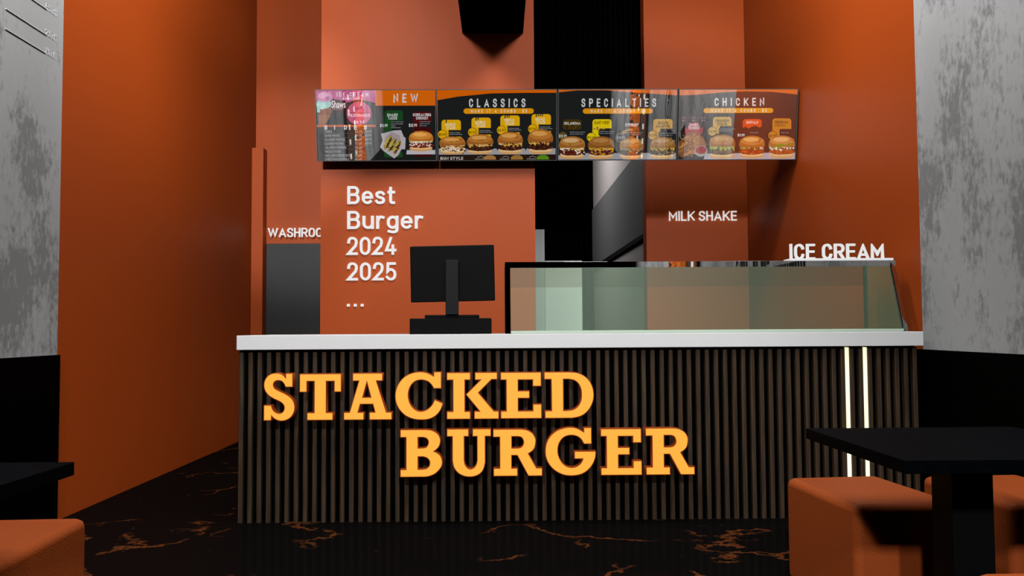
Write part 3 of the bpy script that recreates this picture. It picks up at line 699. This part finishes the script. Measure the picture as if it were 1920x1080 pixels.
def crumbs(p, cx, cy, rx, ry, cols, n, r, seed):
    rd = random.Random(seed)
    for k in range(n):
        t = rd.uniform(0, 2*PI); q = math.sqrt(rd.random())
        p.ell(cx+rx*q*math.cos(t), cy+ry*q*math.sin(t), r*rd.uniform(.6, 1.4), r*rd.uniform(.4, .9), rd.choice(cols), n=8, jit=.3, rot=rd.uniform(-.6, .6), seed=rd.randint(0, 9999))
def burger(p, cx, top, bot, wd, fill, seed=1, tilt=0., bun=('8f571f', 'aa6e2c', 'c8924c'), low='b98a52'):
    h = bot-top; bt = top+h*.44; R = wd/2; rd = random.Random(seed*31)
    dark, mid, top_ = fill[:2], fill[2:5], fill[5:]
    p.ell(cx, bot-h*.13, R*.92, h*.13, low, n=24, jit=.02, seed=seed)
    p.ell(cx, bot-h*.17, R*.88, h*.085, 'caa877', n=20, jit=.03, seed=seed+2)
    p.ell(cx, bot-h*.29, R*.97, h*.13, dark[0], n=34, jit=.07, seed=seed+3)          # the patty
    crumbs(p, cx, bot-h*.29, R*.92, h*.11, dark+mid, 60, wd*.04, seed)
    z = [(cx-R*.93, bt-h*.02)]                                                       # cheese draped over it
    for k in range(12): z.append((cx-R*.9+k*R*1.8/11, bt+h*(.10+(.17*rd.random() if k % 2 else .03*rd.random()))))
    p.poly((z+[(cx+R*.93, bt-h*.02)])[::-1] if False else z+[(cx+R*.93, bt-h*.02)], top_[0])
    for k in range(7): p.ell(cx-R*.75+k*R*.25+rd.uniform(-8, 8), bt+h*rd.uniform(.05, .13), wd*rd.uniform(.05, .09), h*rd.uniform(.03, .055), rd.choice(top_[1:]+mid[:1]), n=12, jit=.22, rot=rd.uniform(-.4, .4), seed=seed+k)
    crumbs(p, cx, bt+h*.1, R*.9, h*.08, top_+dark[:1], 34, wd*.026, seed+5)
    dome = []
    for k in range(25):
        a = PI*k/24; dome.append((cx-R*math.cos(a)*.98, bt-(bt-top)*math.sin(a)**.75 + tilt*math.cos(a)*h*-.06))
    dome += [(cx+R*.93, bt+h*.05), (cx+R*.5, bt+h*.075), (cx, bt+h*.06), (cx-R*.5, bt+h*.075), (cx-R*.93, bt+h*.05)]
    p.poly(dome[::-1], bun[0])
    p.ell(cx, (top+bt)/2+h*.01, R*.88, (bt-top)*.42, bun[1], n=26, jit=.02, seed=seed)
    crumbs(p, cx, (top+bt)/2, R*.8, (bt-top)*.36, [bun[1], bun[0], bun[1]], 14, wd*.06, seed+9)
    p.ell(cx-R*.08, top+(bt-top)*.40, R*.58, (bt-top)*.22, bun[2], n=22, jit=.08, seed=seed+1)
    p.ell(cx-R*.15, top+(bt-top)*.33, R*.32, (bt-top)*.11, bun[2], n=18, jit=.1, seed=seed+4)
BEEF = ['2a130c', '3b1d12', '4a2617', '5b3018', '2a130c', 'b8862f', 'b79a6a', 'c8a24a']
CHIX = ['8a3d12', 'a2501c', '73300f', 'b05a22', '9a4718', 'd0c4b4', '6f7a26', 'd8cfc4']
def hook(p, x0, y0, x1, y1, h, px, py, r=33, badge=True, stem=None):   # tag shape with its round price badge
    p.rect(x0, y0, x1, y1, h, 34)
    p.rect(x0, (y0+y1)/2, x1, y1, h)
    p.rect(x0, y1-4, x0+85, stem or y1+110, h)
    if badge: p.ell(px, py, r+24, r+24, '191a1a'); p.ell(px, py, r+19, r+19, h)
BG = '191a1a'
ORG = Vector((-1.5785, 7.37, 2.604))
def board(i, corners, label):
    o = ORG + UX*(i*1.0445)
    r = empty('menu_screen', o + UX*PW/2, label, 'menu screen', 'menu screens above the counter')
    def slab(u0, u1, v0, v1, n0, n1):
        bm = bmesh.new(); q = []
        for n_ in (n0, n1):
            for u, v in ((u0, v0), (u1, v0), (u1, v1), (u0, v1)): q.append(bm.verts.new(o+UX*u+UV*v+NV*n_))
        for f in ((0,1,2,3), (7,6,5,4), (0,4,5,1), (1,5,6,2), (2,6,7,3), (3,7,4,0)): bm.faces.new([q[k] for k in f])
        bmesh.ops.recalc_face_normals(bm, faces=bm.faces[:])
        return bm
    obj('housing', slab(0, PW, 0, PH, -.035, 0), M['ply_black'], r)
    bz = bmesh.new()
    for a in ((0, PW, 0, .006), (0, PW, PH-.006, PH), (0, .006, .006, PH-.006), (PW-.006, PW, .006, PH-.006)):
        t = slab(*a, 0, .012); me = bpy.data.meshes.new('t'); t.to_mesh(me); t.free(); bz.from_mesh(me); bpy.data.meshes.remove(me)
    obj('bezel', bz, M['bezel'], r)
    obj('wall_bracket', B(o.x+.02, o.x+PW-.02 if i < 3 else XR, 7.37, 7.40 if i > 1 else 7.55, 2.82, 2.92), M['ply_black'], r)
    return r, Pic(o, corners)

# screen with the ice cream, sides and new dishes
r, p = board(0, (57, 1503, 90, 1520, 103, 975), 'leftmost menu screen, with pink ice cream panel, sides list and NEW banner')
p.rect(40, 90, 1540, 990, BG)
p.poly([(40, 90), (40, 300), (130, 250), (330, 225), (420, 262), (480, 250), (560, 225), (690, 240), (790, 268), (790, 90)], 'a8477a')
p.poly([(40, 240), (790, 285), (790, 990), (40, 990)], '1d1f20'); 
p.poly([(300, 90), (790, 90), (790, 262), (690, 238), (560, 228), (460, 256), (300, 224)], 'a8477a')
p.rect(780, 100, 1540, 298, 'c25a08')
p.text('NEW', 995, 152, 1290, 262, 'b9b9bd', .022, 1.5)
p.text('ICE CREAM', 318, 135, 696, 188, 'cfbcc6', .02, 1.4)
p.text('$5/SCOOP', 388, 198, 598, 226, 'cfbcc6', .02)
p.poly([(262, 212), (425, 240), (415, 385), (240, 352)], '3a1418')
p.text('Shaws', 255, 235, 425, 325, 'd8c6c8', .02); p.text('ICE CREAM', 270, 322, 400, 345, '9a8f8f', .0)
p.poly([(100, 398), (250, 405), (165, 560), (110, 545)], '8e5a3e')
for k in range(4): p.poly([(105+k*34, 400), (112+k*34, 400), (150+k*8, 540), (146+k*8, 540)], '6e4430')
p.rect(98, 320, 258, 400, '7a4630', 30)
p.ell(165, 275, 88, 58, '8fb8b2', jit=.06); p.ell(140, 300, 60, 40, 'a4c6c0', jit=.06); p.rect(85, 300, 120, 380, '8fb8b2', 15)
p.ell(180, 190, 92, 62, 'b9789e', jit=.05); p.ell(160, 172, 62, 36, 'cb91b2', jit=.08); p.ell(215, 205, 34, 22, 'a2618a', jit=.1)
p.ell(585, 390, 147, 142, 'b04a70', 32); p.rect(438, 380, 730, 386, '6b2440'); p.poly([(600, 300), (622, 175), (632, 178), (618, 300)], 'c9b8bf')
p.text('MILKSHAKES', 456, 398, 715, 432, 'd9c4cc', .01); p.text('$6.99', 522, 478, 650, 518, 'd9c4cc', .015)
p.rect(70, 530, 785, 555, 'b0501c')
for k, c_ in enumerate('SIDES'): p.text(c_, 172+k*118, 535, 172+k*118+(10 if c_ == 'I' else 36), 588, 'c4c4c4', .03)
rows = ['FRIES', 'ONION RINGS', 'CLASSIC POUTINE', 'LOADED POUTINE', 'JALAPENO POPPERS', 'MOZZA STICKS', 'MAC AND CHEESE BITES', 'SWEET POTATO FRIES']
for k, t in enumerate(rows):
    y = 598+k*48.5; wv = 16*len(t)
    p.text(t, 182, y, 182+wv, y+28, '9c9c9c', .0)
    p.text('$%d.49' % (4+k % 5), 540, y, 620, y+28, '9c9c9c', .0)
    if k < 4: p.text('$%d.99' % (6+k), 660, y, 735, y+28, '9c9c9c', .0)
    p.rect(182, y+36, 740, y+38, '5e5e5e')
hook(p, 890, 355, 1110, 480, '17401c', 0, 0, badge=False, stem=900); p.rect(890, 860, 1110, 930, '17401c', 30)
p.text('SMASH', 922, 392, 1046, 428, 'b9b9b9', .02); p.text('TACOS', 932, 430, 1042, 468, 'b9b9b9', .02); p.text('$11.99', 838, 520, 928, 558, 'c0c0c0', .015)
for k in range(4): p.text(['Three smashed patty', 'tacos with cheddar', 'onions', 'and house sauce'][k], 972, 488+k*23, 972+[148, 140, 50, 112][k], 502+k*23, '8c8c8c')
p.poly([(850, 640), (1000, 600), (1090, 595), (1125, 680), (1145, 690), (1140, 830), (1095, 830), (1060, 900), (1010, 942), (880, 850), (840, 800), (870, 720)], 'a39aa0')
p.poly([(900, 690), (970, 615), (1075, 660), (1085, 760), (1040, 890), (920, 800)], '8f848a')
for k in range(3): p.ell(930+k*55, 745+k*30, 34, 92, '8d7a35', jit=.15, rot=.45); p.ell(945+k*52, 750+k*30, 12, 78, '3a1f14', jit=.25, rot=.45); p.ell(915+k*55, 740+k*32, 12, 60, 'a69a52', jit=.3, rot=.45)
crumbs(p, 990, 790, 80, 85, ['3a1f14', '9c8a3e', '7a6a2c'], 24, 12, 5)
hook(p, 1232, 372, 1450, 490, '4a0d10', 0, 0, badge=False, stem=600); p.rect(1240, 560, 1450, 920, '3a0a0c', 20)
p.text('KOREAN BBQ', 1232, 392, 1446, 428, 'b9b9b9', .02); p.text('CHICKEN', 1268, 432, 1410, 468, 'b9b9b9', .02); p.text('$13.99', 1183, 518, 1280, 556, 'c0c0c0', .015)
for k in range(3): p.text(['Korean bbq sauce', 'pickled onion slaw', 'garlic aioli'][k], 1314, 488+k*24, 1314+[128, 120, 80][k], 502+k*24, '8c8c8c')
p.poly([(1160, 840), (1500, 840), (1500, 893), (1155, 893)], 'a8a4ac')
burger(p, 1330, 605, 855, 300, ['6a2416', '8a3a1a', 'cfc6c0', 'd6cfc8', '56180f', 'cfc09a', 'c8c2b4', '6d7a28'], 3, bun=('a5611f', 'bd7a30', 'd39a50'))
p.build(r)

# screen of the classics
r, p = board(1, (50, 1495, 62, 1498, 103, 972), 'menu screen headed CLASSICS with four stacked burgers, second from the left')
p.rect(40, 90, 1540, 990, BG)
p.poly([(50, 90), (50, 232), (300, 190), (700, 152), (1100, 146), (1500, 146), (1500, 90)], 'bf5604')
p.text('CLASSICS', 438, 215, 1116, 320, 'b4b4b4', .022, 1.5)
p.rect(372, 333, 1216, 398, 'c8830a', 32); p.text('MAKE IT A COMBO  $5', 460, 345, 1135, 385, 'c9c0b0', .015, 1.5)
p.poly([(76, 820), (1480, 800), (1480, 895), (76, 895)], '8d8c92'); p.poly([(76, 760), (420, 760), (405, 840), (370, 890), (76, 800)], BG)
for x0 in (700, 1040): p.poly([(x0+40, 770), (x0+110, 770), (x0+82, 850)], BG)
p.rect(60, 700, 1480, 822, BG)
for k, (x0, y0, t, pr, n_, bx, bt_) in enumerate(((108, 470, 'SINGLE', '$8.99', 1, 240, 672), (468, 445, 'DOUBLE', '$11.99', 2, 572, 645), (815, 420, 'TRIPLE', '$14.99', 3, 935, 618), (1190, 405, 'QUAD', '$17.99', 4, 1298, 588))):
    hook(p, x0, y0, x0+232, y0+125, 'c9980a', x0+10, y0+178, stem=y0+250)
    for q in range(n_): p.rect(x0+50+q*24, y0-4, x0+62+q*24, y0+(38 if q == 0 else 26), '191a1a')
    p.text(t, x0+44, y0+40, x0+(166 if t != 'QUAD' else 160), y0+76, 'c9bfa8', .02); p.text('STACK', x0+60, y0+80, x0+166, y0+116, 'c9bfa8', .02)
    p.text(pr, x0-34, y0+164, x0+50, y0+196, '1c1608', .01)
    p.rect(x0+150, y0+205, x0+232, y0+250, 'c9980a')
    p.rect(x0+88, y0+130, x0+260, y0+205, BG, 10)
    p.text('American cheese', x0+95, y0+148, x0+225, y0+162, '8f8f8f'); p.text('onions, house sauce', x0+95, y0+168, x0+250, y0+184, '8f8f8f')
    fill = BEEF if k else ['c8b496', 'b79a6a', '4a2617', 'cfc2b0', '5b3018', 'b8862f', 'cbbfae', '8e4a22']
    burger(p, bx, bt_, 892, 325 if k < 2 else 312, fill, 11+k, tilt=(.4 if k == 0 else 0), bun=('8c5420', 'a4682a', 'c28c46'))
p.rect(62, 900, 1480, 972, '22150e'); p.text('BUN STYLE', 95, 922, 370, 960, '9a9490', .03)
for x0, h in ((690, '96683a'), (1015, '8a6430'), (1328, '4f7a16')):
    p.poly([(x0-75, 958), (x0-70, 925), (x0-30, 903), (x0+30, 903), (x0+68, 925), (x0+75, 958)][::-1], h)
for x0 in (580, 880, 1205):
    for q in range(5): p.rect(x0-40+q*18, 912+abs(q-2)*6, x0-32+q*18, 920+abs(q-2)*6, 'b0a8a0')
    p.text('CHOICE', x0-70, 944, x0+40, 958, '8a8480')
p.build(r)

# screen of the specialties
r, p = board(2, (70, 1498, 75, 1490, 103, 965), 'menu screen headed SPECIALTIES, third from the left, above the dark passage')
p.rect(40, 90, 1540, 990, BG)
p.poly([(75, 90), (75, 140), (300, 118), (640, 118), (1000, 145), (1490, 180), (1490, 90)], 'bf5a18')
p.text('SPECIALTIES', 350, 215, 1240, 318, 'b4b4b4', .022, 1.5)
p.rect(368, 335, 1202, 398, 'c8830a', 32); p.text('MAKE IT A COMBO  $5', 460, 346, 1120, 386, 'c9c0b0', .015, 1.5)
p.poly([(400, 875), (1490, 875), (1490, 952), (400, 952)], '8d8c92'); p.poly([(76, 900), (420, 900), (400, 952), (76, 952)], '8d8c92')
p.rect(130, 465, 355, 590, '3a2c0c', 36); crumbs(p, 240, 545, 95, 40, ['2a1f08', '4a3910', '33270c'], 20, 14, 8)
p.text('OKLAHOMA', 146, 496, 340, 530, 'b9b4aa', .02); p.ell(132, 665, 50, 50, '4d4318'); p.text('$15.99', 88, 650, 180, 684, 'b9b4aa', .01)
hook(p, 485, 465, 712, 575, 'c9b00a', 470, 682, stem=690); p.text('EAST WEST', 510, 488, 688, 524, '1c1608', .02); p.text('$13.99', 425, 670, 517, 700, '1c1608', .01)
crumbs(p, 590, 580, 95, 16, ['8a6a20', 'c9a440', '5a3c14'], 16, 12, 12)
p.text('CYPRUS', 876, 515, 1014, 552, 'c0c0c0', .02); p.ell(818, 688, 54, 54, '9a9a9a'); p.ell(818, 688, 50, 50, '2a2b2b'); p.text('$13.99', 778, 672, 868, 704, 'a0a0a0', .01)
p.ell(900, 610, 70, 26, '8a6a3a', rot=-.3)
hook(p, 1208, 465, 1440, 580, 'b0842e', 1202, 660, stem=690); p.text('BACON', 1266, 492, 1380, 528, '1c1608', .02); p.text('JALAPENO', 1240, 532, 1408, 568, '1c1608', .02); p.text('$13.99', 1156, 644, 1246, 676, '1c1608', .01)
for x0, y0 in ((215, 612), (565, 605), (900, 620), (1280, 628)):
    p.rect(x0-8, y0-12, x0+190, y0+55, BG, 10); p.text('Griddled onion, american', x0, y0, x0+180, y0+16, '8c8c8c'); p.text('cheese, special sauce', x0, y0+24, x0+160, y0+40, '8c8c8c')
burger(p, 243, 670, 950, 318, ['4a1a12', '5e2416', 'c8c0b2', '6a2a1a', '3b120c', 'c08a2c', 'cfc4ae', 'a88a3a'], 21, bun=('8a5420', '9d6c34', 'b99868'))
burger(p, 590, 672, 950, 320, ['4a1a1e', '5e2a2a', '8a5a1a', 'b98a20', '3b120c', 'c9981c', 'b98818', 'a07a6a'], 22, bun=('7a4a1c', '8d5a26', 'a0703c'))
burger(p, 950, 690, 950, 300, ['3d2c22', '52402f', '6a5540', '44331f', '2f2117', '8d7b55', '6d5f44', '9a8a70'], 23, bun=('80551f', '8f6c3c', 'a08455'))
burger(p, 1320, 680, 950, 310, ['3a2a1c', '4f5a24', 'b8862f', '6a5540', '2f2117', 'c8992f', 'b98b2a', '5a6a2a'], 24, bun=('80551f', '946a3a', 'a5855c'))
p.build(r)

# screen of the chicken dishes
r, p = board(3, (78, 1512, 70, 1475, 103, 960), 'rightmost menu screen, headed CHICKEN, meeting the orange right wall')
p.rect(40, 90, 1540, 990, '1e1613')
p.poly([(70, 90), (70, 180), (300, 172), (600, 145), (900, 132), (1200, 140), (1515, 172), (1515, 90)], 'c25c14')
p.text('CHICKEN', 508, 210, 1104, 308, 'c4bcb8', .022, 1.5)
p.rect(378, 332, 1212, 392, 'c8880a', 30); p.text('MAKE IT A COMBO  $5', 468, 342, 1134, 382, 'd0c8ba', .015, 1.5)
p.poly([(400, 880), (1480, 870), (1480, 950), (380, 950)], '9d969c')
for k in range(3): p.text(['3 PC', '4 PC', '5 PC'][k], 118+k*116, 438, 168+k*116, 458, 'a86a6a', .01); p.text(['$9', '$12', '$14'][k], 122+k*116, 472, 162+k*116, 490, 'a86a6a', .01)
p.poly([(150, 640), (160, 560), (190, 580), (200, 505), (240, 520), (280, 495), (330, 520), (345, 570), (375, 560), (365, 640), (290, 670)], '8c1a22')
p.text('JUMBO', 203, 515, 315, 548, 'c9b4b4', .02); p.text('TENDIES', 193, 553, 328, 588, 'c9b4b4', .02)
p.ell(230, 760, 92, 150, '7a4a22', jit=.1, rot=.25); p.ell(330, 760, 70, 110, '8a5426', jit=.12, rot=-.3); p.ell(130, 820, 60, 110, '6e4018', jit=.12)
crumbs(p, 230, 780, 150, 150, ['8a5426', '9c6430', '6a3c16', 'a87038'], 60, 20, 31)
p.ell(350, 850, 78, 68, '8e8a86'); p.ell(350, 838, 66, 48, '8c1f1c', jit=.04)
hook(p, 490, 438, 712, 548, 'b08a3a', 482, 612, stem=640); p.text('CRUNCHY', 522, 468, 690, 502, '1c1608', .02); p.text('STACK', 545, 508, 660, 542, '1c1608', .02); p.text('$12.99', 438, 598, 526, 630, '1c1608', .01)
p.rect(560, 572, 760, 640, '1e1613', 8); p.text('Smashed patty, fried chicken', 570, 578, 755, 594, '9c9c9c'); p.text('crispy onion, sauce', 570, 600, 720, 616, '9c9c9c')
burger(p, 600, 650, 945, 320, ['5a3a24', '6e4a2c', '4a6a1e', '7a5230', '3f2817', '9aa24a', '6f8a2e', 'b0a040'], 33, bun=('8a5420', 'a06c34', 'b08450'))
p.rect(845, 465, 1072, 545, 'c2400c', 36); p.poly([(845, 510), (1072, 510), (1068, 560), (1035, 566), (1000, 545), (960, 555), (908, 582), (880, 555), (845, 572)][::-1], 'c2400c')
p.text('BUFFALO', 890, 488, 1028, 522, 'd6b8a8', .02); p.text('$11.99', 785, 642, 868, 674, 'c9bdb4', .012); p.text('Ranch, pickle', 935, 624, 1026, 638, '9c8c86')
hook(p, 1200, 458, 1425, 585, 'b07018', 1200, 665, stem=700); p.text('ORIGINAL', 1226, 486, 1392, 520, '1c1608', .02); p.text('CHICKEN', 1226, 528, 1358, 556, '1c1608', .0); p.text('$11.99', 1158, 652, 1244, 686, '1c1608', .01)
p.rect(1292, 592, 1430, 660, '1e1613', 8); p.text('Ranch, pickle', 1303, 624, 1394, 638, '9c8c86')
burger(p, 955, 665, 940, 312, ['8a3208', 'a5430f', '742806', 'b8541c', '8f3a0c', 'a5430f', 'd0c4b4', '6f7a26'], 34, bun=('9a5a20', 'b57232', 'cf9858'))
burger(p, 1310, 665, 940, 320, CHIX, 35, bun=('9a6028', 'b57a3a', 'cf9c60'))
p.ell(1290, 785, 60, 22, '7a7a10', jit=.15); p.ell(1400, 770, 30, 16, '7a7a10', jit=.15)
p.build(r)
